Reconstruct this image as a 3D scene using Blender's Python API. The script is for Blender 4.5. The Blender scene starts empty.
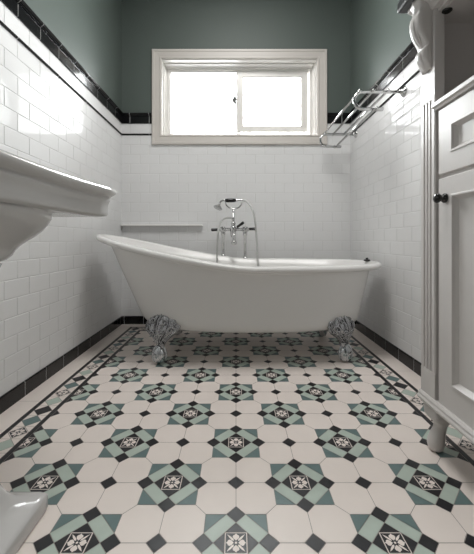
import bpy, bmesh, math, random
from mathutils import Vector, Matrix
random.seed(7)
C = bpy.context.scene.collection
PI = math.pi

# ------------------------------------------------------------------ camera
F = 320.0; CAMZ = 0.655; HX = 236.0; HY = 240.0
cam = bpy.data.cameras.new('camera'); co = bpy.data.objects.new('camera', cam); C.objects.link(co)
co.location = (0, 0, CAMZ); co.rotation_euler = (PI/2, 0, 0)
cam.sensor_width = 36; cam.lens = F/554*36
cam.shift_x = (237-HX)/554; cam.shift_y = -(277-HY)/554
cam.clip_start = 0.02
bpy.context.scene.camera = co

def W(px, py, Y):
    """a world point at depth Y, read off the photograph"""
    return Vector(((px-HX)/F*Y, Y, CAMZ+(HY-py)/F*Y))

# ------------------------------------------------------------------ materials
def mat(name, col, rough=.4, metal=0., bump=0., bscale=8., mottle=0., mscale=5., coat=0., spec=.5):
    m = bpy.data.materials.new(name); m.use_nodes = True
    nt = m.node_tree; b = nt.nodes['Principled BSDF']
    b.inputs['Base Color'].default_value = (*col, 1); b.inputs['Roughness'].default_value = rough
    b.inputs['Metallic'].default_value = metal; b.inputs['Specular IOR Level'].default_value = spec
    b.inputs['Coat Weight'].default_value = coat
    if coat: b.inputs['Coat Roughness'].default_value = .05
    tc = nt.nodes.new('ShaderNodeTexCoord')
    if mottle:
        n = nt.nodes.new('ShaderNodeTexNoise'); n.inputs['Scale'].default_value = mscale; n.inputs['Detail'].default_value = 6
        r = nt.nodes.new('ShaderNodeMapRange'); r.inputs[3].default_value = 1-mottle; r.inputs[4].default_value = 1+mottle
        x = nt.nodes.new('ShaderNodeMix'); x.data_type = 'RGBA'; x.blend_type = 'MULTIPLY'; x.inputs[0].default_value = 1
        nt.links.new(tc.outputs['Object'], n.inputs['Vector']); nt.links.new(n.outputs['Fac'], r.inputs[0])
        x.inputs[6].default_value = (*col, 1); nt.links.new(r.outputs[0], x.inputs[7])
        nt.links.new(x.outputs[2], b.inputs['Base Color'])
    if bump:
        n = nt.nodes.new('ShaderNodeTexNoise'); n.inputs['Scale'].default_value = bscale; n.inputs['Detail'].default_value = 2
        p = nt.nodes.new('ShaderNodeBump'); p.inputs['Strength'].default_value = bump; p.inputs['Distance'].default_value = .01
        nt.links.new(tc.outputs['Object'], n.inputs['Vector']); nt.links.new(n.outputs['Fac'], p.inputs['Height'])
        nt.links.new(p.outputs['Normal'], b.inputs['Normal'])
    return m

M = dict(
    tile=mat('white_glazed_tile', (.80, .80, .80), .06, bump=.04, bscale=9, mottle=.02, mscale=7, spec=.03),
    grout=mat('pale_grout', (.72, .72, .715), .8, mottle=.06, mscale=30),
    paint=mat('green_wall_paint', (.098, .122, .110), .55, bump=.05, bscale=150, mottle=.04, mscale=3),
    white=mat('white_ceiling_paint', (.62, .615, .605), .7, bump=.04, bscale=120),
    rear=mat('dark_green_rear_paint', (.045, .055, .05), .6, bump=.05, bscale=150, mottle=.04, mscale=3),  # unseen rear wall, colour set dark to cut bounced light
    black=mat('black_glazed_tile', (.008, .008, .009), .14, bump=.06, bscale=14, mottle=.2, mscale=20, spec=.35),
    cream=mat('cream_floor_tile', (.87, .79, .735), .42, bump=.03, bscale=60, mottle=.05, mscale=9),
    mint=mat('mint_floor_tile', (.49, .57, .505), .38, bump=.03, bscale=60, mottle=.10, mscale=25),
    teal=mat('teal_floor_tile', (.14, .21, .208), .38, bump=.03, bscale=60, mottle=.14, mscale=25),
    blackf=mat('black_floor_tile', (.016, .016, .019), .36, bump=.03, bscale=60, mottle=.2, mscale=30),
    groutf=mat('floor_grout', (.36, .32, .29), .85, mottle=.1, mscale=40),
    casing=mat('window_white_paint', (.66, .62, .58), .4, mottle=.02, mscale=12),
    upvc=mat('window_frame_white', (.85, .83, .80), .3, mottle=.02, mscale=12),
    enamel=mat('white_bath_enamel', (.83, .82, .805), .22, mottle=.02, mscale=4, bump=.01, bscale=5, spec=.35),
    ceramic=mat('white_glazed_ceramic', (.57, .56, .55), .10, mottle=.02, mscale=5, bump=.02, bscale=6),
    chrome=mat('polished_chrome', (.60, .60, .60), .12, metal=1, mottle=.03, mscale=40),
    silver=mat('cast_silver_metal', (.46, .465, .48), .20, metal=1, bump=.9, bscale=60, mottle=.35, mscale=70),
    ball=mat('polished_silver_metal', (.60, .625, .65), .20, metal=1, mottle=.06, mscale=40),
    hose=mat('chrome_hose_ribs', (.55, .55, .54), .28, metal=1, bump=.4, bscale=300, mottle=.1, mscale=200),
    blackc=mat('black_ceramic', (.010, .010, .010), .12, mottle=.1, mscale=30),
    cab=mat('cabinet_white_paint', (.66, .635, .62), .34, bump=.02, bscale=60, mottle=.02, mscale=10),
    cabshade=mat('cabinet_niche_shade', (.55, .525, .51), .45, bump=.02, bscale=60, mottle=.02, mscale=10),  # cabinet paint darkened to carry the shade inside the niche
    stone=mat('dark_grey_slab', (.05, .052, .055), .3, mottle=.2, mscale=40),
    rubber=mat('black_rubber', (.014, .014, .014), .45, mottle=.1, mscale=40),
    glassy=None)
g = bpy.data.materials.new('window_glass'); g.use_nodes = True; nt = g.node_tree; nt.nodes.clear()
o_ = nt.nodes.new('ShaderNodeOutputMaterial'); mx = nt.nodes.new('ShaderNodeMixShader')
tr = nt.nodes.new('ShaderNodeBsdfTransparent'); gl = nt.nodes.new('ShaderNodeBsdfGlossy'); fr = nt.nodes.new('ShaderNodeFresnel')
fr.inputs['IOR'].default_value = 1.45; gl.inputs['Roughness'].default_value = .02; tr.inputs['Color'].default_value = (.97, .985, .98, 1)
nt.links.new(fr.outputs[0], mx.inputs[0]); nt.links.new(tr.outputs[0], mx.inputs[1]); nt.links.new(gl.outputs[0], mx.inputs[2])
nt.links.new(mx.outputs[0], o_.inputs['Surface']); M['glassy'] = g

# ------------------------------------------------------------------ mesh helpers
class B:
    def __init__(s): s.bm = bmesh.new()
    def poly(s, pts, mi=0, smooth=False):
        f = s.bm.faces.new([s.bm.verts.new(p) for p in pts]); f.material_index = mi; f.smooth = smooth; return f
    def box(s, lo, hi, mi=0, bev=0.):
        lo = Vector(lo); hi = Vector(hi)
        for i in range(3):
            if lo[i] > hi[i]: lo[i], hi[i] = hi[i], lo[i]
        r = bmesh.ops.create_cube(s.bm, size=1)
        vs = r['verts']
        for v in vs: v.co = Vector([(lo[i]+hi[i])/2+v.co[i]*(hi[i]-lo[i]) for i in range(3)])
        fs = list({f for v in vs for f in v.link_faces})
        for f in fs: f.material_index = mi
        if bev:
            es = list({e for v in vs for e in v.link_edges})
            q = bmesh.ops.bevel(s.bm, geom=es, offset=bev, segments=2, affect='EDGES', profile=.5)
            for f in q['faces']: f.material_index = mi
    def loft(s, rings, mi=0, smooth=True, cap=(True, True), closed=True):
        vv = [[s.bm.verts.new(p) for p in r] for r in rings]
        n = len(vv[0])
        for a, b in zip(vv, vv[1:]):
            for i in range(n if closed else n-1):
                j = (i+1) % n
                f = s.bm.faces.new((a[i], a[j], b[j], b[i])); f.smooth = smooth; f.material_index = mi
        if closed:
            if cap[0]: f = s.bm.faces.new(list(reversed(vv[0]))); f.material_index = mi; f.smooth = False
            if cap[1]: f = s.bm.faces.new(vv[-1]); f.material_index = mi; f.smooth = False
    def tube(s, pts, r, n=12, mi=0, cap=True):
        pts = [Vector(p) for p in pts]; rs = r if isinstance(r, (list, tuple)) else [r]*len(pts)
        rings = []; up = None
        for i, p in enumerate(pts):
            t = (pts[min(i+1, len(pts)-1)]-pts[max(i-1, 0)]).normalized()
            if up is None:
                up = Vector((0, 0, 1)) if abs(t.z) < .9 else Vector((0, 1, 0))
            a = t.cross(up).normalized(); up = a.cross(t).normalized()
            rings.append([p+(a*math.cos(k*2*PI/n)+up*math.sin(k*2*PI/n))*rs[i] for k in range(n)])
        s.loft(rings, mi, True, (cap, cap))
    def lathe(s, prof, org=(0, 0, 0), axis='Z', n=28, mi=0):
        """prof: (radius, height) pairs along the axis; axis a name or a vector"""
        org = Vector(org)
        ax = {'X': Vector((1, 0, 0)), 'Y': Vector((0, 1, 0)), 'Z': Vector((0, 0, 1))}[axis] if isinstance(axis, str) else Vector(axis).normalized()
        u = ax.cross(Vector((0, 0, 1)) if abs(ax.z) < .9 else Vector((0, 1, 0))).normalized(); v = ax.cross(u)
        s.loft([[org+ax*h+(u*math.cos(k*2*PI/n)+v*math.sin(k*2*PI/n))*max(r, 1e-4) for k in range(n)] for r, h in prof], mi)
    def prism(s, prof, a, b, U, V, mi=0, smooth=False):
        """a profile in the plane (U,V), swept from point a to point b"""
        a = Vector(a); b = Vector(b); U = Vector(U); V = Vector(V)
        s.loft([[a+U*x+V*y for x, y in prof], [b+U*x+V*y for x, y in prof]], mi, smooth)
    def frame(s, x0, x1, z0, z1, prof, mapf, mi=0):
        """a mitred rectangular moulding; prof: (inward offset, protrusion)"""
        rings = []
        for (o, d) in prof:
            rings.append([mapf(x0+o, z0+o, d), mapf(x1-o, z0+o, d), mapf(x1-o, z1-o, d), mapf(x0+o, z1-o, d)])
        s.loft(rings+[rings[0]], mi, False, (False, False))
    def done(s, name, mats, parent=None, weld=False, auto=None):
        if weld: bmesh.ops.remove_doubles(s.bm, verts=s.bm.verts, dist=1e-5)
        bmesh.ops.recalc_face_normals(s.bm, faces=s.bm.faces)
        me = bpy.data.meshes.new(name); s.bm.to_mesh(me); s.bm.free()
        for m in (mats if isinstance(mats, (list, tuple)) else [mats]): me.materials.append(m)
        ob = bpy.data.objects.new(name, me); C.objects.link(ob)
        if parent:
            ob.parent = parent
            ob.matrix_parent_inverse = Matrix.Translation(-parent.location) if parent.type == 'EMPTY' else Matrix.Identity(4)
        return ob

def struct(o): o['kind'] = 'structure'; return o
def tag(o, label, cat, group=None):
    o['label'] = label; o['category'] = cat
    if group: o['group'] = group
    return o
def thing(name, label, cat, loc, group=None):
    e = bpy.data.objects.new(name, None); C.objects.link(e); e.location = loc; e.empty_display_size = .05
    return tag(e, label, cat, group)
def smooth_curve(pts, k=8):
    """Catmull-Rom through the points"""
    P = [Vector(p) for p in pts]; P = [P[0]*2-P[1]]+P+[P[-1]*2-P[-2]]; out = []
    for i in range(1, len(P)-2):
        for j in range(k):
            t = j/k; a, b, c, d = P[i-1:i+3]
            out.append(.5*((2*b)+(c-a)*t+(2*a-5*b+4*c-d)*t*t+(3*b-a-3*c+d)*t**3))
    out.append(P[-2]); return out

# ------------------------------------------------------------------ room
XL, XR, YB, YR, ZC = -.895, .895, 2.5, -1.4, 2.75
Z_TILE, Z_LIN0, Z_LIN1, Z_D0, Z_D1, Z_CAP = 1.472, 1.472, 1.485, 1.5637, 1.619, 1.6425
OPEN = (-.578, .633, 1.4675, 2.057)          # window opening in the back wall
CAS = (-.655, .709, 1.397, 2.139)            # casing outer edge

def subtract(r, h):
    """the rectangle r (u0,u1,v0,v1) less the hole h"""
    u0, u1, v0, v1 = r
    if h is None or u1 <= h[0] or u0 >= h[1] or v1 <= h[2] or v0 >= h[3]: return [r]
    out = []
    if u0 < h[0]: out.append((u0, h[0], v0, v1))
    if u1 > h[1]: out.append((h[1], u1, v0, v1))
    a, b = max(u0, h[0]), min(u1, h[1])
    if v0 < h[2]: out.append((a, b, v0, h[2]))
    if v1 > h[3]: out.append((a, b, h[3], v1))
    return out

def tiled_wall(name, u0, u1, mp, hole=None, tile_hole=None, phase=0., paint_mat=1):
    b = B()
    for lo, hi, mi in ((0, Z_D0, 0), (Z_D0, ZC, 1)):
        for r in subtract((u0, u1, lo, hi), hole):
            w_ = .0014 if mi == 0 else 0; b.poly([mp(r[0], r[2], w_), mp(r[1], r[2], w_), mp(r[1], r[3], w_), mp(r[0], r[3], w_)], mi)
    rows = [(Z_LIN1+.001, Z_D0-.001, 0)]
    z = Z_TILE-.001; k = 1
    while z > .06:
        rows.append((max(z-.0735, .055), z, k % 2)); z -= .0750; k += 1
    G = .0015
    for v0, v1, odd in rows:
        u = math.floor(u0/.15)*.15-.15+phase+(.075 if odd else 0)
        while u < u1:
            a, c = max(u+G, u0), min(u+.15-G, u1)
            if c-a > .004:
                for (p, q, s, t) in subtract((a, c, v0, v1), tile_hole):
                    if q-p < .004 or t-s < .004: continue
                    e = .0022; tx = random.gauss(0, .0016); ty = random.gauss(0, .0016)
                    cu, cv = (p+q)/2, (s+t)/2
                    def h(uu, vv): return .0026+(uu-cu)*tx*2.2+(vv-cv)*ty*2.2
                    base = [mp(p, s, 0), mp(q, s, 0), mp(q, t, 0), mp(p, t, 0)]
                    mid = [mp(x, y, h(x, y)-.0012) for x, y in ((p+.0003, s+.0003), (q-.0003, s+.0003), (q-.0003, t-.0003), (p+.0003, t-.0003))]
                    top = [mp(x, y, h(x, y)) for x, y in ((p+e, s+e), (q-e, s+e), (q-e, t-e), (p+e, t-e))]
                    b.loft([base, mid, top], 2, False, (False, True))
            u += .15
    return struct(b.done(name, [M['grout'], M['paint'], M['tile']]))

mL = lambda u, v, w: Vector((XL+w, u, v))
mR = lambda u, v, w: Vector((XR-w, u, v))
mB = lambda u, v, w: Vector((u, YB-w, v))
mF = lambda u, v, w: Vector((u, YR+w, v))
tiled_wall('wall_left', YR, YB, mL, phase=.031)
tiled_wall('wall_right', YR, YB, mR, phase=.05)
tiled_wall('wall_back', XL, XR, mB, OPEN, CAS, phase=-.0757)
b = B(); b.poly([mF(XL, 0, 0), mF(XR, 0, 0), mF(XR, ZC, 0), mF(XL, ZC, 0)]); struct(b.done('wall_front', M['rear']))
b = B(); b.poly([(XL, YR, ZC), (XR, YR, ZC), (XR, YB, ZC), (XL, YB, ZC)]); struct(b.done('ceiling', M['white']))

# black dado, pencil liner and skirting tiles, each run of them one trim
def trim_run(name, u0, u1, mp, kind, hole=None, phase=0.):
    b = B()
    if kind == 'liner':
        prof = [(0, Z_LIN0), (.006, Z_LIN0+.001), (.010, Z_LIN0+.004), (.011, Z_LIN0+.0065), (.010, Z_LIN0+.009), (.006, Z_LIN0+.012), (0, Z_LIN1)]; sets = [(prof, .30)]
    elif kind == 'dado':
        flat = [(0, Z_D0), (.008, Z_D0), (.0095, Z_D0+.0015), (.0095, Z_D1-.0015), (.008, Z_D1), (0, Z_D1)]
        cap = [(0, Z_D1+.0015), (.012, Z_D1+.0015), (.015, Z_D1+.004), (.015, Z_D1+.007)]
        cap += [(.015+.0095*math.sin(t), Z_D1+.0155-.0085*math.cos(t)) for t in (0.3, .8, 1.3, 1.8, 2.3, 2.8)]
        cap += [(.010, Z_CAP+.001), (0, Z_CAP+.001)]
        sets = [(flat, .15), (cap, .15)]
    else:
        sets = [([(0, 0), (.010, 0), (.010, .058), (.008, .0615), (0, .0625)], .15)]
    spans = [(u0, u1)] if hole is None else [(u0, hole[0]), (hole[1], u1)]
    for s0, s1 in spans:      # joints: the same profile a hair lower, running through
        for prof, L in sets:
            zm = sum(z for w, z in prof)/len(prof)
            b.loft([[mp(s0, zm+(z-zm)*.97, w-.0007 if w > .001 else 0) for w, z in prof], [mp(s1, zm+(z-zm)*.97, w-.0007 if w > .001 else 0) for w, z in prof]], 1, False)
    for s0, s1 in spans:
        for prof, L in sets:
            u = math.floor(s0/L)*L-L+phase
            while u < s1:
                a, c = max(u+.0014, s0), min(u+L-.0014, s1)
                if c-a > .003:
                    b.loft([[mp(a, z, w) for w, z in prof], [mp(c, z, w) for w, z in prof]], 0, False)
                u += L
    return struct(b.done(name, [M['black'], M['grout']]))
n = 1
for kind in ('dado', 'liner'):
    trim_run('trim_%d' % n, YR, YB, mL, kind, phase=.101); n += 1
    trim_run('trim_%d' % n, XL, XR, mB, kind, CAS, phase=-.0757); n += 1
    trim_run('trim_%d' % n, YR, YB, mR, kind, phase=.05); n += 1
trim_run('baseboard_left', YR, YB, mL, 'base', phase=-.006)
trim_run('baseboard_back', XL+.01, XR-.01, mB, 'base', phase=.03)
trim_run('baseboard_right', YR, YB, mR, 'base', phase=.094)

# ------------------------------------------------------------------ floor of geometric tiles
def clip(poly, nx, ny, d):
    """keep the side nx*x+ny*y <= d of a convex polygon"""
    out = []
    for i in range(len(poly)):
        p, q = poly[i], poly[(i+1) % len(poly)]
        a, c = nx*p[0]+ny*p[1]-d, nx*q[0]+ny*q[1]-d
        if a <= 0: out.append(p)
        if (a < 0 < c) or (c < 0 < a):
            t = a/(a-c); out.append((p[0]+(q[0]-p[0])*t, p[1]+(q[1]-p[1])*t))
    return out
def inset(poly, g):
    ar = sum(poly[i][0]*poly[(i+1) % len(poly)][1]-poly[(i+1) % len(poly)][0]*poly[i][1] for i in range(len(poly)))
    if ar < 0: poly = poly[::-1]
    out = poly
    for i in range(len(poly)):
        p, q = poly[i], poly[(i+1) % len(poly)]
        dx, dy = q[0]-p[0], q[1]-p[1]; L = math.hypot(dx, dy)
        if L < 1e-6: continue
        nx, ny = dy/L, -dx/L
        out = clip(out, nx, ny, nx*p[0]+ny*p[1]-g)
        if len(out) < 3: return []
    return out

A = .172; Y0 = .692
FX0, FX1, FY0, FY1 = -4*A, 4*A, Y0-10*A, 2.305
fb = B()
GR, CR, MI, TE, BL = range(5)
def tilep(poly, mi, z=0., g=.0007, field=True):
    if field:
        for nx, ny, d in ((1, 0, FX1), (-1, 0, -FX0), (0, 1, FY1), (0, -1, -FY0)):
            poly = clip(poly, nx, ny, d)
            if len(poly) < 3: return
    if g: poly = inset(poly, g)
    if len(poly) < 3: return
    # drop coincident points
    q = []
    for p in poly:
        if not q or math.hypot(p[0]-q[-1][0], p[1]-q[-1][1]) > 1e-5: q.append(p)
    if len(q) > 2 and math.hypot(q[0][0]-q[-1][0], q[0][1]-q[-1][1]) < 1e-5: q.pop()
    if len(q) < 3: return
    fb.poly([(x, y, z) for x, y in q], mi)
fb.poly([(XL, YR, -.0009), (XR, YR, -.0009), (XR, YB, -.0009), (XL, YB, -.0009)], GR)
def rot4(pts, k):
    for _ in range(k): pts = [(-y, x) for x, y in pts]
    return pts
def ins(pts, cx, cy, mi, s=A, **kw): tilep([(cx+x*s, cy+y*s) for x, y in pts], mi, **kw)
def motif(cx, cy, m, rot=0., field=True, bg=BL):
    """black square with a cream line round it and an eight-petalled flower"""
    cs, sn = math.cos(rot), math.sin(rot)
    def R(pts): return [(cx+(x*cs-y*sn)*m, cy+(x*sn+y*cs)*m) for x, y in pts]
    tilep(R([(-1, -1), (1, -1), (1, 1), (-1, 1)]), CR, z=.00015, g=.0004, field=field)
    tilep(R([(-.91, -.91), (.91, -.91), (.91, .91), (-.91, .91)]), BL, z=.0003, g=0, field=field)
    for k in range(4):
        tilep(R(rot4([(0, .20), (.20, .38), (.30, .55), (.24, .70), (.10, .76), (0, .88), (-.10, .76), (-.24, .70), (-.30, .55), (-.20, .38)], k)), CR, z=.00045, g=0, field=field)
        lens = [(.17, .17), (.36, .22), (.62, .50), (.80, .80), (.50, .62), (.22, .36)]
        tilep(R(rot4(lens, k)), CR, z=.00045, g=0, field=field)
    tilep(R([(.11*math.cos(t*PI/4), .11*math.sin(t*PI/4)) for t in range(8)]), CR, z=.00045, g=0, field=field)
q = .132; T = .288; S = .42
for j in range(-11, 11):
    for i in range(-5, 6):
        cx, cy = i*A, Y0+j*A
        if (i+j) % 2 == 0:
            for k in range(4):
                ins(rot4([(T, 0), (T+q, -q), (T+2*q, 0), (T+q, q)], k), cx, cy, BL)               # corner squares
                ins(rot4([(T, 0), (T+q, q), (q, T+q), (0, T)], k), cx, cy, MI)                    # mint bars
                ins(rot4([(T+q, q), (S, S), (q, T+q)], k), cx, cy, TE)                            # teal points
                ins(rot4([(.144, -.144), (.288, 0), (.144, .144)], k), cx, cy, BL)                # black triangles
            motif(cx, cy, .144*A)
        else:
            ins([(q, 0), (0, q), (-q, 0), (0, -q)], cx, cy, BL)
        # two cream octagons in the cell (i..i+1, j..j+1)
        e = T+2*q; d = 1-.134
        octo = [(e, 0), (d, 0), (1, 1-d), (1, 1-e), (1-q, 1-S), (1-S, 1-S), (S, S), (S, q)]
        if (i+j) % 2 == 0:
            ins(octo, cx, cy, CR); ins([(y, x) for x, y in octo], cx, cy, CR)
        else:
            fl = [(1-x, y) for x, y in octo]
            ins(fl, cx, cy, CR); ins([(1-y, 1-x) for x, y in fl], cx, cy, CR)
# border: black line, band of touching diamonds, black line, plain cream margin
LN, BD = .018, .0705
def rect(x0, x1, y0, y1, mi): tilep([(x0, y0), (x1, y0), (x1, y1), (x0, y1)], mi, field=False)
r0 = (FX0, FX1, FY0, FY1)
def ring(o0, o1, mi, seg=.15):
    x0, x1, y0, y1 = FX0-o0, FX1+o0, FY0-o0, FY1+o0
    X0, X1, Y0_, Y1 = FX0-o1, FX1+o1, FY0-o1, FY1+o1
    def run(lo, hi, f):
        u = lo
        while u < hi-1e-4:
            f(u, min(u+seg, hi)); u += seg
    run(Y0_, Y1, lambda a, c: rect(X0, x0, a, c, mi)); run(Y0_, Y1, lambda a, c: rect(x1, X1, a, c, mi))
    run(x0, x1, lambda a, c: rect(a, c, y1, Y1, mi)); run(x0, x1, lambda a, c: rect(a, c, Y0_, y0, mi))
ring(0, LN, BL); ring(LN+BD, 2*LN+BD, BL)
seq = {1: ['m', MI, BL, TE], 2: ['m', TE, BL, MI], 0: ['m', TE, BL, MI]}
h = BD/2
def diamond(cx, cy, k, along):
    kind = seq[along][k % 4]
    D = [(cx+h, cy), (cx, cy+h), (cx-h, cy), (cx, cy-h)]
    if kind == 'm': motif(cx, cy, h/math.sqrt(2)*.97, PI/4, field=False)
    else: tilep(D, kind, field=False)
    sides = ([(h, 0), (h, h), (0, h)], [(-h, 0), (-h, h), (0, h)], [(h, 0), (h, -h), (0, -h)], [(-h, 0), (-h, -h), (0, -h)])
    for s_ in sides: tilep([(cx+x, cy+y) for x, y in s_], CR, field=False)
yt = FY1+LN+h; yb = FY0-LN-h
k = 0; cy = yt
while cy > yb+h:
    diamond(FX0-LN-h, cy, k+2, 1); diamond(FX1+LN+h, cy, k+1, 2); cy -= BD; k += 1
nb = int(round((FX1-FX0+2*LN)/BD)); wdt = (FX1-FX0+2*LN)/nb
for k in range(nb):
    diamond(FX0-LN+wdt*(k+.5), yt, k, 0); diamond(FX0-LN+wdt*(k+.5), yb, k, 0)
o2 = 2*LN+BD
def margin(x0, x1, y0, y1, vert):
    u, hi = (y0, y1) if vert else (x0, x1)
    while u < hi-1e-4:
        v = min(u+.30, hi)
        rect(x0, x1, u, v, CR) if vert else rect(u, v, y0, y1, CR)
        u = v
margin(XL, FX0-o2, YR, YB, True); margin(FX1+o2, XR, YR, YB, True)
margin(FX0-o2, FX1+o2, FY1+o2, YB, False); margin(FX0-o2, FX1+o2, YR, FY0-o2, False)
struct(fb.done('floor', [M['groutf'], M['cream'], M['mint'], M['teal'], M['blackf']]))

# ------------------------------------------------------------------ window
win = bpy.data.objects.new('window_1', None); C.objects.link(win); win.location = (.027, YB, OPEN[2]); win['kind'] = 'structure'
mW = lambda x, z, d: Vector((x, YB-d, z))
b = B()
b.frame(*CAS, [(0, 0), (0, .014), (.004, .020), (.018, .020), (.021, .016), (.060, .013), (.064, .017), (.070, .017), (.077, .010), (.077, 0)], mW)
b.done('window_casing', M['casing'], win)
b = B()   # jamb lining with two steps, sunk into the wall
x0, x1, z0, z1 = OPEN
b.frame(x0, x1, z0, z1, [(-.01, .004), (0, .004), (0, -.035), (.010, -.036), (.010, -.070), (.018, -.072), (.018, -.150), (-.01, -.150)], mW)
b.done('window_jamb', M['upvc'], win)
EF = .12; sc = F/(YB+EF)
gx = lambda p: (p-HX)/sc
gz = lambda p: CAMZ+(HY-p)/sc
b = B()
fx0, fx1, fz0, fz1 = gx(171)-.030, gx(308)+.010, gz(132.8)-.04, gz(72.7)+.022
b.frame(x0+.016, x1-.016, z0+.016, z1-.010, [(0, -.10), (0, -.085), (.022, -.085), (.026, -.092), (.034, -.094), (.034, -.145), (0, -.145)], mW)
b.box((gx(236.5), YB+.10, z0+.04), (gx(240.5), YB+.145, z1-.04), bev=.002)
b.done('window_frame', M['upvc'], win)
sash = B()
s0, s1, s2, s3 = gx(236.5), gx(307.0), gz(133.6), gz(72.3)
sash.frame(s0, s1, s2, s3, [(0, -.09), (0, -.092), (.004, -.088), (.050, -.088), (.056, -.096), (.056, -.112), (0, -.09)], mW)
so = sash.done('window_sash', M['upvc'], win)
b = B(); b.box((s0+.05, YB+.101, s2+.05), (s1-.05, YB+.105, s3-.05)); p_ = b.done('window_pane', M['glassy'], so)
b = B(); b.box((x0+.045, YB+.128, z0+.045), (gx(238), YB+.132, z1-.040)); b.done('window_pane', M['glassy'], win)
b = B()   # small cam latch on the meeting stile
lx, lz = gx(235.2), gz(102.5)
b.prism([(-.032, 0), (-.006, .030), (.010, .040), (.010, -.040), (-.006, -.030)], (lx, YB+.094, lz), (lx, YB+.070, lz), (1, 0, 0), (0, 0, 1))
b.lathe([(.008, 0), (.008, .012), (.004, .016)], (lx+.004, YB+.072, lz), (0, -1, 0), 14)
o = b.done('window_latch', mat('latch_grey', (.10, .10, .10), .4, mottle=.05), win)

# ------------------------------------------------------------------ slipper bath
YC = 1.95
tub = thing('slipper_bath', 'white freestanding roll-top slipper bath on silver claw feet under the window', 'bathtub', (.03, YC, 0))
NN = 112
def sup(c, n): return math.copysign(abs(c)**(2/n), c)
def plan(xa, xb, hb, n=2.35):
    cx, a = (xa+xb)/2, (xb-xa)/2
    return [(cx+a*sup(math.cos(t), n), YC+hb*sup(math.sin(t), n)) for t in [2*PI*k/NN for k in range(NN)]]
RX0, RX1, RB = -.826, .858, .388
def zrim(x):
    u = max(0, (.07-x)/.92); v = max(0, (x-.45)/.43)
    return .523+.178*u**1.3+.004*v*v
def rimring(o, dz):
    return [Vector((x, y, zrim(x)+dz)) for x, y in plan(RX0+o, RX1-o, RB-o)]
ZB = .162
def lerp(a, b, t): return a+(b-a)*t
def wall(s, off, zb, dtop):
    """ring at share s of the way down the wall (0 top, 1 bottom)"""
    # rounded turn into the bottom
    rr = .17
    if s > 1-rr:
        t = (s-(1-rr))/rr; sh = .055*(1-math.sqrt(max(0, 1-t*t)))
    else: sh = 0
    e = s**1.03
    xa = lerp(RX0+.076, -.535, e)+off+sh; xb = lerp(RX1-.066, .715, e)-off-sh; hb = lerp(RB-.043, .30, e)-off-sh
    rp = plan(RX0+.04, RX1-.04, RB-.04)
    return [Vector((x, y, lerp(zrim(rp[k][0])+dtop, zb, s))) for k, (x, y) in enumerate(plan(xa, xb, hb))]
def floorring(k, off, z, slope=0):
    e = 1
    xa, xb, hb = -.535+off+.055, .715-off-.055, .30-off-.055
    return [Vector((x, y, z)) for x, y in plan(lerp(xa, .08, k), lerp(xb, .08, k), hb*(1-k))]
ss = [i/20 for i in range(0, 15)]+[.73, .76, .79, .82, .85, .88, .91, .94, .97, .985, 1]
rings = [floorring(k, .028, ZB+.032) for k in (.97, .7, .4, .15)]
rings += [wall(s, .026, ZB+.032, -.03) for s in reversed(ss[1:])]
lip = [(.054, -.024), (.047, -.010), (.040, -.003), (.030, 0), (.020, 0), (.010, -.003), (.003, -.009), (0, -.017), (.002, -.025), (.008, -.031), (.017, -.034), (.027, -.034), (.036, -.033)]
rings += [rimring(o_, dz) for o_, dz in lip]
rings += [wall(s, 0, ZB, -.034) for s in ss]
rings += [floorring(k, 0, ZB) for k in (.15, .4, .7, .97)]
b = B(); b.loft(rings); bath = b.done('bath_shell', M['enamel'], tub)

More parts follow.
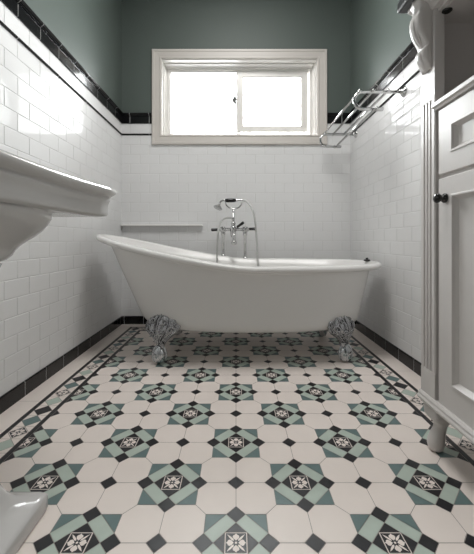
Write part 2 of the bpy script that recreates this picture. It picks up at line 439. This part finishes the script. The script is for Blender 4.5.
def make_foot():
    b = B(); n = 56
    # domed leaf bracket narrowing to an ankle; (z, half width, half depth, forward)
    prof = [(.272, .012, .008, -.016), (.264, .030, .016, -.014), (.252, .050, .026, -.010), (.237, .070, .035, -.005), (.219, .086, .042, .000), (.200, .097, .046, .004), (.182, .098, .048, .008),
            (.166, .086, .047, .011), (.152, .066, .043, .013), (.138, .049, .037, .015), (.125, .036, .031, .017), (.112, .028, .027, .020), (.101, .023, .024, .023), (.092, .024, .024, .026), (.086, .024, .022, .028)]
    rings = []
    for i, (z, w, d, f) in enumerate(prof):
        r = []
        amp = .10 if z > .13 else .04
        for k in range(n):
            t = 2*PI*k/n
            rip = 1+amp*math.cos(11*t+1.1*math.sin(1.3*i))+amp*.7*math.sin(7*t-i*1.9)*math.cos(i*2.3)
            r.append((w*math.cos(t)*rip, f+d*math.sin(t)*rip, z+.004*math.sin(6*t+i)))
        rings.append(r)
    b.loft(rings)
    def surf(z):
        """(half width, half depth, forward) of the bracket at a height"""
        for p, q_ in zip(prof, prof[1:]):
            if q_[0] <= z <= p[0]:
                t = (z-q_[0])/(p[0]-q_[0]); return [lerp(q_[m_], p[m_], t) for m_ in (1, 2, 3)]
        return prof[0][1:] if z > prof[0][0] else prof[-1][1:]
    def on(a, z, lift=.003):
        w, d, f = surf(z); return ((w+lift)*math.sin(a), f+(d+lift)*math.cos(a), z)
    for sx in (-1, 1):      # leaf veins and scrolls laid over the bracket
        for a0, a1, z1 in ((.10, .30, .260), (.3, .75, .245), (.55, 1.1, .225), (.8, 1.4, .200), (1.1, 1.6, .178)):
            b.tube([on(sx*lerp(a0, a1, t/9), lerp(.108, z1, (t/9)**.8)) for t in range(10)], [.0042-.0022*t/9 for t in range(10)], 7)
        for a0, z0, rr_ in ((.85, .186, .020), (.42, .222, .015), (1.2, .160, .012), (.30, .165, .012), (1.25, .208, .010)):
            b.tube([on(sx*(a0+rr_*15*math.cos(t*.55)*(1-t/16)), z0+rr_*math.sin(t*.55)*(1-t/16), .005) for t in range(14)], .0040, 7)
    b.tube([on(0, lerp(.10, .258, t/9), .003) for t in range(10)], .0055, 8)
    foot = b.done('foot', M['silver'])
    b = B()
    R = .036; H = .047
    b.lathe([(R*math.sin(PI*k/14), H-H*math.cos(PI*k/14)) for k in range(15)], (0, .034, 0), 'Z', 24)
    for a in (-1.9, -.62, .62, 1.9):       # talons gripping the ball
        pts = []
        for k in range(9):
            ph = lerp(.10, 2.35, k/8); rr = R+.0015
            pts.append((rr*math.sin(ph)*math.sin(a), .034+rr*math.sin(ph)*math.cos(a), H+(H+.002)*math.cos(ph)))
        b.tube(pts, [.0085-.0055*k/8 for k in range(9)], 8)
    claw = b.done('ball_and_claw', M['ball'], foot)
    return foot, claw
f0 = c0 = None
for (x, y, ang) in ((-.392, 1.728, PI+math.radians(-24)), (.566, 1.750, PI+math.radians(38)), (-.392, 2.172, math.radians(24)), (.566, 2.150, math.radians(-38))):
    if f0 is None: f0, c0 = make_foot(); ft, cl = f0, c0
    else:
        ft = f0.copy(); C.objects.link(ft); cl = c0.copy(); C.objects.link(cl); cl.parent = ft
    ft.parent = tub; ft.location = (x-.03, y-YC, 0); ft.rotation_euler = (0, 0, ang)

# black plug lying on the rim
b = B(); b.lathe([(.0005, 0), (.018, 0), (.020, .004), (.017, .009), (.007, .011), (.006, .014), (.009, .016), (.007, .020), (.0005, .021)], (.812, 1.985, zrim(.82)-.001), 'Z', 24)
tag(b.done('bath_plug', M['rubber']), 'small black bath plug resting on the right end of the bath rim', 'bath plug')

# ------------------------------------------------------------------ bath mixer with hand shower
YM = 2.318
s_ = YM/F
mx0, mz = (234.1-HX)*s_, CAMZ+(HY-229.3)*s_
mixer = thing('bath_shower_mixer', 'chrome bath and shower mixer on two pillars on the far bath rim', 'tap', (mx0, YM, 0))
D_ = .0795
for sx in (-1, 1):
    zb_ = zrim(mx0+sx*D_)-.002; b = B(); b.lathe([(.019, zb_), (.019, zb_+.005), (.0125, zb_+.010), (.0105, zb_+.016), (.0105, mz-.045), (.016, mz-.042), (.016, mz-.022), (.013, mz-.018), (.013, mz)], (mx0+sx*D_, YM, 0), 'Z', 20)
    b.done('standpipe', M['chrome'], mixer)
b = B()
b.tube([(mx0-.11, YM, mz), (mx0+.11, YM, mz)], .012, 16)
for sx in (-1, 1):
    b.lathe([(.010, 0), (.019, .003), (.021, .012), (.019, .024), (.013, .030), (.010, .040)], (mx0+sx*.072, YM, mz), (sx, 0, 0), 20)
    b.lathe([(.017, -.02), (.020, -.012), (.020, .012), (.014, .018), (.006, .020)], (mx0+sx*D_, YM, mz), 'Z', 18)
b.lathe([(.008, -.062), (.016, -.056), (.020, -.046), (.022, -.02), (.025, -.010), (.025, .012), (.018, .020), (.014, .032), (.018, .038), (.018, .046), (.012, .052), (.009, .066), (.013, .070), (.013, .080), (.007, .086), (.006, .150)], (mx0-.006, YM, mz), 'Z', 20)
b.done('mixer_body', M['chrome'], mixer)
b = B()   # down-turned spout
b.tube(smooth_curve([(mx0, YM-.01, mz-.010), (mx0, YM-.06, mz-.020), (mx0, YM-.095, mz-.045), (mx0, YM-.10, mz-.085)], 6), [.014]*6+[.012]*6+[.0125]*6+[.014], 14)
b.lathe([(.012, 0), (.018, .004), (.020, .016), (.015, .026), (.010, .030)], (mx0, YM-.10, mz-.110), 'Z', 18)
b.done('spout', M['chrome'], mixer)
def lever(a, bb, r0, r1):
    b = B(); a, bb = Vector(a), Vector(bb); L = (bb-a).length
    b.lathe([(r0*.6, 0), (r0, L*.08), (r0*1.02, L*.3), (r1, L*.85), (r1*.9, L*.96), (r1*.4, L)], a, bb-a, 16); return b
lever((mx0-.104, YM, mz-.002), (mx0-.166, YM-.010, mz-.004), .0095, .0115).done('lever_handle', M['blackc'], mixer)['label'] = 'black lever handle at the left'
lever((mx0+.100, YM, mz+.002), (mx0+.164, YM-.010, mz+.003), .0095, .0115).done('lever_handle', M['blackc'], mixer)['label'] = 'black lever handle at the right'
lever((mx0+.020, YM-.018, mz+.014), (mx0+.070, YM-.030, mz+.050), .0090, .0105).done('lever_handle', M['blackc'], mixer)['label'] = 'black diverter lever tilted upward'
b = B()   # U shaped cradle that carries the hand shower
P = lambda x, y, dy=0: W(205+x/7.9, 195+y/7.9, YM)+Vector((0, dy, 0))
b.tube(smooth_curve([P(162, 55), P(168, 80), P(190, 100), P(228, 108), P(265, 100), P(285, 80), P(291, 55)], 6), .0048, 10)
b.tube([P(228, 106), P(226, 185)], .0055, 10)
b.done('cradle', M['chrome'], mixer)
b = B()
hz_ = P(200, 42)
b.tube(smooth_curve([P(170, 42), P(142, 44), P(122, 55), P(115, 72)], 5), [.007]*16, 12)
b.tube(smooth_curve([P(168, 42), P(200, 42.5), P(238, 42), P(275, 40), P(300, 42)], 5), [.0075]*16+[.0065]*5, 12)
axis = (P(80, 104)-P(112, 72))
b.lathe([(.007, 0), (.009, .006), (.012, .012), (.032, .030), (.034, .034), (.032, .037), (.001, .038)], P(116, 70), (-.35, -.25, -.85), 22)
hs = b.done('hand_shower', M['chrome'], mixer)
b = B(); a_, c_ = P(158, 44), P(246, 42)
L = (c_-a_).length
b.lathe([(.008, 0), (.0125, L*.06), (.0145, L*.3), (.0145, L*.6), (.012, L*.92), (.008, L)], a_, c_-a_, 18)
gr = b.done('grip', M['blackc'], hs); gr['label'] = 'black grip'
b = B()   # one hose: from the hand shower down into the bath and back up to the mixer
hp = [P(298, 42), P(330, 52, -.01), P(358, 90, -.03), P(380, 150, -.06), P(392, 230, -.09), P(399, 300, -.09), P(405, 420, -.115), P(408, 540, -.135)]
y_ = YM-.15
hp += [Vector((mx0+.18, y_, .46)), Vector((mx0+.11, y_, .37)), Vector((mx0, y_, .345)), Vector((mx0-.12, y_, .37)), Vector((mx0-.155, y_, .46))]
hp += [P(100, 545, -.135), P(104, 420, -.115), P(110, 300, -.11), P(118, 245, -.08), P(138, 202, -.05), P(170, 182, -.02), P(215, 180, -.004)]
b.tube(smooth_curve(hp, 7), .0070, 10)
b.done('hose', M['hose'], mixer)

# ------------------------------------------------------------------ shelf on the back wall
b = B()
sx0, sx1 = (123.5-HX)*2.42/F, (202-HX)*2.42/F
b.box((XL+.006, YB-.038, .761), (sx1, YB-.003, .777), bev=.005)
tag(b.done('wall_shelf', M['enamel']), 'thin white wall ledge on the back wall behind the high end of the bath', 'shelf')

# ------------------------------------------------------------------ towel rack on the right wall
rack = thing('towel_rack', 'chrome hotel style towel rack of long rods on the right wall', 'towel rack', (XR, 2.04, 1.44))
YN, YF, ZR = 1.695, 2.375, 1.440
for y in (YN, YF):
    b = B()
    pts = [(XR-.004, y, ZR), (.68, y, ZR)]
    cx_, rr = .668, .046
    pts += [(cx_+.004-rr*math.sin(t), y, ZR-rr+rr*math.cos(t)) for t in [k*PI/12 for k in range(1, 12)]]
    pts += [(.672, y, ZR-2*rr), (.735, y, ZR-2*rr)]
    b.tube(pts, .0085, 14)
    b.lathe([(.0085, 0), (.011, .004), (.011, .050), (.0085, .054)], (.725, y, ZR-2*rr), 'X', 14)
    ar = b.done('bracket_arm', M['chrome'], rack)
    b = B(); b.lathe([(.027, 0), (.027, .005), (.022, .011), (.013, .014), (.012, .026), (.009, .028)], (XR-.0012, y, ZR), (-1, 0, 0), 24)
    b.done('wall_flange', M['chrome'], ar)
for x, z in ((.650, ZR), (.722, ZR+.001), (.800, ZR+.001), (.738, ZR-2*.046)):
    b = B(); b.tube([(x, YN-.010, z), (x, YF+.010, z)], .0068, 12)
    for y, d in ((YN-.010, -1), (YF+.010, 1)): b.lathe([(.0068, 0), (.009, .002), (.009, .008), (.004, .012)], (x, y, z), (0, d, 0), 12)
    b.done('rod', M['chrome'], rack)

# ------------------------------------------------------------------ pedestal sink on the left wall
SY, SX = .660, -.655
sink = thing('pedestal_sink', 'white ceramic pedestal basin with moulded rim against the left wall', 'sink', (-.64, .655, 0))
def rrect(x0, x1, y0, y1, r, n=7):
    out = []
    for cx, cy, a in ((x1-r, y1-r, 0), (x0+r, y1-r, PI/2), (x0+r, y0+r, PI), (x1-r, y0+r, 1.5*PI)):
        out += [(cx+r*math.cos(a+PI/2*k/n), cy+r*math.sin(a+PI/2*k/n)) for k in range(n+1)]
    # subdivide the straights so that rings of other shapes match
    return out
def resample(poly, m=96):
    """m points round the outline at equal angles about its middle"""
    cx = (min(p[0] for p in poly)+max(p[0] for p in poly))/2; cy = (min(p[1] for p in poly)+max(p[1] for p in poly))/2
    out = []
    for k in range(m):
        t = 2*PI*(k+.5)/m; dx, dy = math.cos(t), math.sin(t); best = None
        for i in range(len(poly)):
            p, q_ = poly[i], poly[(i+1) % len(poly)]
            ex, ey = q_[0]-p[0], q_[1]-p[1]; den = dx*ey-dy*ex
            if abs(den) < 1e-12: continue
            s1 = ((p[0]-cx)*ey-(p[1]-cy)*ex)/den; s2 = ((p[0]-cx)*dy-(p[1]-cy)*dx)/den
            if s1 > 0 and -1e-6 <= s2 <= 1+1e-6 and (best is None or s1 > best): best = s1
        out.append((cx+dx*best, cy+dy*best))
    return out
BX0 = XL+.006
def rr(front, end, z, r, rec=.040):
    """one outline of the basin; its front is drawn in towards the middle"""
    out = []
    for x, y in resample(rrect(BX0, front, SY-end, SY+end, r)):
        t = min(1, abs((y-SY)/end)); w = max(0, (x-BX0)/(front-BX0))
        out.append(Vector((x-rec*w**3*(1-t**2.5), y, z)))
    return out
def el(cx, rx, ry, z, n=2.05, m=96): return [Vector((max(BX0, cx+rx*sup(math.cos(2*PI*(k+.5)/m), n)), SY+ry*sup(math.sin(2*PI*(k+.5)/m), n), z)) for k in range(m)]
rings = [el(-.66, .02, .03, .665), el(-.66, .09, .15, .672), el(-.66, .12, .20, .70), el(-.66, .145, .25, .74), el(-.655, .160, .28, .785), el(-.652, .170, .30, .806)]
rings += [rr(-.425, .365, .812, .03), rr(-.408, .384, .817, .03), rr(-.396, .396, .821, .03), rr(-.388, .403, .820, .03), rr(-.385, .406, .814, .03), rr(-.386, .405, .806, .03), rr(-.391, .400, .799, .03), rr(-.398, .393, .795, .026),
          rr(-.406, .398, .792, .02), rr(-.406, .398, .786, .02, .036), rr(-.407, .398, .781, .02, .036), rr(-.410, .397, .775, .02, .036), rr(-.412, .397, .768, .02, .036), rr(-.413, .397, .758, .02, .036), rr(-.413, .397, .746, .02, .036), rr(-.414, .397, .737, .02, .036), rr(-.417, .394, .732, .02, .036), rr(-.428, .384, .730, .02, .036)]
rings += [el(-.685, .224, .360, .7295), el(-.685, .224, .360, .724), el(-.685, .221, .357, .712), el(-.683, .210, .349, .697), el(-.682, .196, .338, .681), el(-.68, .180, .312, .665), el(-.68, .166, .282, .651), el(-.68, .157, .255, .639), el(-.68, .152, .237, .627), el(-.68, .150, .226, .616), el(-.68, .146, .205, .606), el(-.68, .130, .170, .600), el(-.68, .05, .08, .599)]
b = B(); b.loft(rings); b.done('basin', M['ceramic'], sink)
def pr(hx, hy, z, r, cx=-.640): return [Vector((x, y, z)) for x, y in resample(rrect(cx-hx, cx+hx, .655-hy, .655+hy, r))]
rings = [pr(.180, .130, 0, .013), pr(.183, .133, .004, .013), pr(.183, .133, .032, .013), pr(.181, .131, .037, .015), pr(.172, .123, .041, .02), pr(.154, .112, .046, .026), pr(.136, .102, .055, .03), pr(.121, .095, .072, .035), pr(.110, .089, .10, .04), pr(.100, .084, .16, .05), pr(.090, .080, .28, .05), pr(.086, .080, .40, .05), pr(.090, .086, .50, .05), pr(.100, .100, .57, .055), pr(.108, .115, .601, .06)]
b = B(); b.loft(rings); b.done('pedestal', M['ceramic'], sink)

# ------------------------------------------------------------------ cabinet on the right
CF = .600; CY1, CY0 = 1.040, .350; CB = XR-.008
cab = thing('bathroom_cabinet', 'tall white painted cabinet with fluted pilasters, carved brackets and short legs', 'cabinet', (.745, .70, 0))
b = B()
ZK = .142
for y in (CY0+.004, CY1-.024): b.box((CF+.012, y, ZK), (CB, y+.020, 1.392), bev=.0015)
b.box((CB-.015, CY0+.01, ZK), (CB, CY1-.01, 1.392))
b.box((CF+.012, CY0+.01, ZK), (CB, CY1-.01, ZK+.018))
b.box((CF+.010, CY0+.01, 1.044), (CB, CY1-.01, 1.066))
b.box((CF+.010, CY0+.01, 1.345), (CB, CY1-.01, 1.392))
b.box((CF+.014, CY0+.07, .836), (CF+.04, CY1-.07, .850))
b.done('carcass', M['cab'], cab)
b = B()   # added lining of the open niche; its shade is put into the grey
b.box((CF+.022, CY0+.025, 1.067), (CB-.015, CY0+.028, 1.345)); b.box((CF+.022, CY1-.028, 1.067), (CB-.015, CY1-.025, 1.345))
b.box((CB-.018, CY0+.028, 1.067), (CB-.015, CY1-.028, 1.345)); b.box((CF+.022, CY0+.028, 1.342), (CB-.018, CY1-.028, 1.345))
nl = b.done('niche_shade_lining', M['cabshade'], cab); nl['label'] = 'added lining of the open niche with its shade put into the grey'
def pil(y0, y1):
    b = B(); w = y1-y0
    # fluted shaft
    pf = [(0, .022)]; cells = 3; mrg = .012; gw = .010
    xs = [mrg+(w-2*mrg)*(k+.5)/cells for k in range(cells)]
    pf = [(0, .03), (0, .003), (.003, 0)]
    for x in xs: pf += [(x-gw/2, 0), (x-gw/2+.0015, .006), (x, .008), (x+gw/2-.0015, .006), (x+gw/2, 0)]
    pf += [(w-.003, 0), (w, .003), (w, .03)]
    b.prism(pf, (CF, y0, .250), (CF, y0, 1.085), (0, 1, 0), (1, 0, 0))
    b.box((CF, y0, ZK+.02), (CF+.03, y1, .250), bev=.0015)
    b.box((CF, y0, 1.085), (CF+.03, y1, 1.392), bev=.0015)
    return b.done('pilaster', M['cab'], cab)
PY = [(.966, 1.039), (CY0+.001, CY0+.075)]
for p in PY: pil(*p)
def panel_front(name, y0, y1, z0, z1, py0, py1, pz0, pz1, parent):
    b = B(); X = CF+.004
    mC = lambda y, z, d: Vector((X-d, y, z))
    # frame face with a stepped recess
    rg = []
    for (yy0, yy1, zz0, zz1, d) in ((y0, y1, z0, z1, -.018), (y0, y1, z0, z1, -.002), (y0+.002, y1-.002, z0+.002, z1-.002, 0), (py0, py1, pz0, pz1, 0), (py0+.002, py1-.002, pz0+.002, pz1-.002, .003), (py0+.006, py1-.006, pz0+.006, pz1-.006, .003),
                                    (py0+.010, py1-.010, pz0+.010, pz1-.010, -.004), (py0+.016, py1-.016, pz0+.016, pz1-.016, -.011), (py0+.030, py1-.030, pz0+.030, pz1-.030, -.011)):
        rg.append([mC(yy0, zz0, d), mC(yy1, zz0, d), mC(yy1, zz1, d), mC(yy0, zz1, d)])
    b.loft(rg, 0, False, (True, True))
    return b.done(name, M['cab'], parent)
door = panel_front('door', .447, .955, .168, .836, .515, .898, .243, .784, cab)
drawer = panel_front('drawer', .447, .955, .848, 1.040, .515, .900, .902, .985, cab)
b = B(); b.lathe([(.0138, 0), (.0142, .003), (.0115, .007), (.0050, .010), (.0045, .0125), (.009, .015), (.0135, .019), (.0145, .0235), (.0125, .028), (.0055, .031), (.0005, .0315)], (CF+.004, .924, .776), (-1, 0, 0), 26)
kn = b.done('knob', M['blackc'], door); kn['label'] = 'glossy black knob'
# counter edge moulding, base moulding, cornice: mitred round the front and the far and near ends
def mould(name, prof, m, parent, inset_=0):
    b = B(); rings = []
    for d, z in prof:
        e_ = d*.1 if d > 0 else d; rings.append([Vector((CB, CY1+e_, z)), Vector((CF-d, CY1+e_, z)), Vector((CF-d, CY0-e_, z)), Vector((CB, CY0-e_, z))])
    b.loft(rings+[rings[0]], 0, False, (False, False)); return b.done(name, m, parent)
b = B(); b.prism([(0, 1.046), (-.010, 1.046), (-.012, 1.052), (-.018, 1.056), (-.018, 1.066), (-.014, 1.070), (0, 1.070)], (CF+.012, CY0+.076, 0), (CF+.012, .974, 0), (1, 0, 0), (0, 0, 1)); b.done('ledge_moulding', M['cab'], cab)
mould('base_moulding', [(-.02, ZK), (.004, ZK), (.009, ZK+.004), (.012, ZK+.012), (.008, ZK+.018), (.008, ZK+.024), (.003, ZK+.030), (-.02, ZK+.030)], M['cab'], cab)
mould('cornice', [(-.03, 1.355), (.004, 1.355), (.010, 1.362), (.014, 1.374), (.026, 1.384), (.040, 1.392), (.040, 1.402), (-.03, 1.402)], M['cab'], cab)
b = B(); b.box((CF-.068, CY0-.030, 1.402), (CB, CY1+.022, 1.438), bev=.008); sl = b.done('top_slab', M['stone'], cab); sl['label'] = 'dark grey top slab'
def corbel(y0, y1):
    b = B()
    # profile of two stacked leaf scrolls: (projection, height)
    front = [(0, 1.168), (.006, 1.170), (.018, 1.186), (.028, 1.206), (.036, 1.226), (.038, 1.240), (.032, 1.250), (.022, 1.252), (.026, 1.262), (.040, 1.280), (.054, 1.300), (.062, 1.322), (.063, 1.342), (.058, 1.358), (.050, 1.366), (.050, 1.384), (.058, 1.390), (.058, 1.400), (0, 1.400)]
    w = y1-y0; m = (y0+y1)/2; rings = []
    for t, sc_, lift in ((-1, .62, 0), (-.92, .80, 0), (-.7, .92, .004), (-.45, .90, .002), (-.25, .97, .006), (0, 1.06, .008), (.25, .97, .006), (.45, .90, .002), (.7, .92, .004), (.92, .80, 0), (1, .62, 0)):
        rings.append([Vector((CF-x*.80*sc_, m+t*w/2*(.85 if i < 5 else 1), (z if z > 1.25 else 1.25-(1.25-z)*.82)-(lift if 0 < i < len(front)-4 else 0))) for i, (x, z) in enumerate(front)])
    b.loft(rings, 0, True)
    for s1 in (-1, 1):   # raised veins down each leaf
        for t in (.22, .55):
            y = m+s1*t*w/2; q_ = 1.0-.12*(t > .5)
            b.tube(smooth_curve([(CF-.040*q_, y, 1.352), (CF-.0475*q_, y, 1.322), (CF-.037*q_, y*.7+m*.3, 1.282), (CF-.019*q_, m+s1*.004, 1.256)], 5), [.003]*16, 8)
            b.tube(smooth_curve([(CF-.028*q_, y, 1.240), (CF-.024*q_, y, 1.216), (CF-.010*q_, m+s1*.004, 1.190)], 5), [.0028]*11, 8)
    return b.done('corbel', M['cab'], cab)
for p in PY: corbel(p[0]+.008, p[1]-.008)
b = B(); b.lathe([(.014, 0), (.014, .003), (.012, .005), (.008, .006)], (.632, .958, 1.343), (0, 0, -1), 22)
hk = b.done('black_fitting', M['blackc'], cab)
def leg(x, y, sx):
    b = B(); n = 20
    # S-curved leg with a square knee block and a rounded foot; (z, half x, half y, shift, squareness)
    pr_ = [(ZK+.002, .032, .036, 0, 7), (.112, .032, .036, 0, 7), (.104, .031, .035, 0, 6), (.097, .027, .031, .001, 4), (.090, .0205, .024, .003, 2.6), (.080, .0175, .0195, .004, 2.2), (.068, .0178, .019, .001, 2.1), (.052, .0210, .0215, -.005, 2.1), (.036, .0240, .0235, -.009, 2), (.022, .0245, .0235, -.011, 2), (.010, .022, .021, -.011, 2), (.003, .016, .016, -.011, 2), (0, .012, .012, -.011, 2)]
    b.loft([[Vector((x+sx*sh+hx*sup(math.cos(2*PI*k/n), q_), y+hy*sup(math.sin(2*PI*k/n), q_), z)) for k in range(n)] for z, hx, hy, sh, q_ in pr_])
    return b.done('leg', M['cab'], cab)
for y in (CY1-.042, CY0+.042):
    leg(CF+.034, y, 1); leg(CB-.040, y, -1)

# ------------------------------------------------------------------ light
wd = bpy.data.worlds.new('overcast_sky'); bpy.context.scene.world = wd; wd.use_nodes = True; nt = wd.node_tree
bg = nt.nodes['Background']; tc = nt.nodes.new('ShaderNodeTexCoord'); sp = nt.nodes.new('ShaderNodeSeparateXYZ')
rp = nt.nodes.new('ShaderNodeMapRange'); rp.inputs[1].default_value = -.25; rp.inputs[2].default_value = .45; rp.inputs[3].default_value = .55; rp.inputs[4].default_value = 1.0
ml = nt.nodes.new('ShaderNodeMath'); ml.operation = 'MULTIPLY'; ml.inputs[1].default_value = 34.0
bg.inputs['Color'].default_value = (.985, .99, 1.0, 1)
nt.links.new(tc.outputs['Generated'], sp.inputs[0]); nt.links.new(sp.outputs['Z'], rp.inputs[0]); nt.links.new(rp.outputs[0], ml.inputs[0]); nt.links.new(ml.outputs[0], bg.inputs['Strength'])
pl = bpy.data.lights.new('window_portal', 'AREA'); pl.shape = 'RECTANGLE'; pl.size = OPEN[1]-OPEN[0]; pl.size_y = OPEN[3]-OPEN[2]; pl.cycles.is_portal = True
po = bpy.data.objects.new('window_portal', pl); C.objects.link(po); po.location = ((OPEN[0]+OPEN[1])/2, YB+.16, (OPEN[2]+OPEN[3])/2); po.rotation_euler = (-PI/2, 0, 0)
cl_ = bpy.data.lights.new('ceiling_fill_light', 'AREA'); cl_.shape = 'DISK'; cl_.size = .8; cl_.energy = 24; cl_.color = (1, .985, .965)  # added overhead fill for the walls and floor, not a known fixture
lo_ = bpy.data.objects.new('ceiling_fill_light', cl_); C.objects.link(lo_); lo_.location = (.05, 1.3, ZC-.03)

sc_ = bpy.context.scene
sc_.view_settings.view_transform = 'Standard'; sc_.view_settings.look = 'None'; sc_.view_settings.exposure = 0.10
sc_.cycles.use_denoising = True; sc_.cycles.max_bounces = 10; sc_.cycles.diffuse_bounces = 6; sc_.cycles.glossy_bounces = 5
sc_.cycles.sample_clamp_indirect = 6
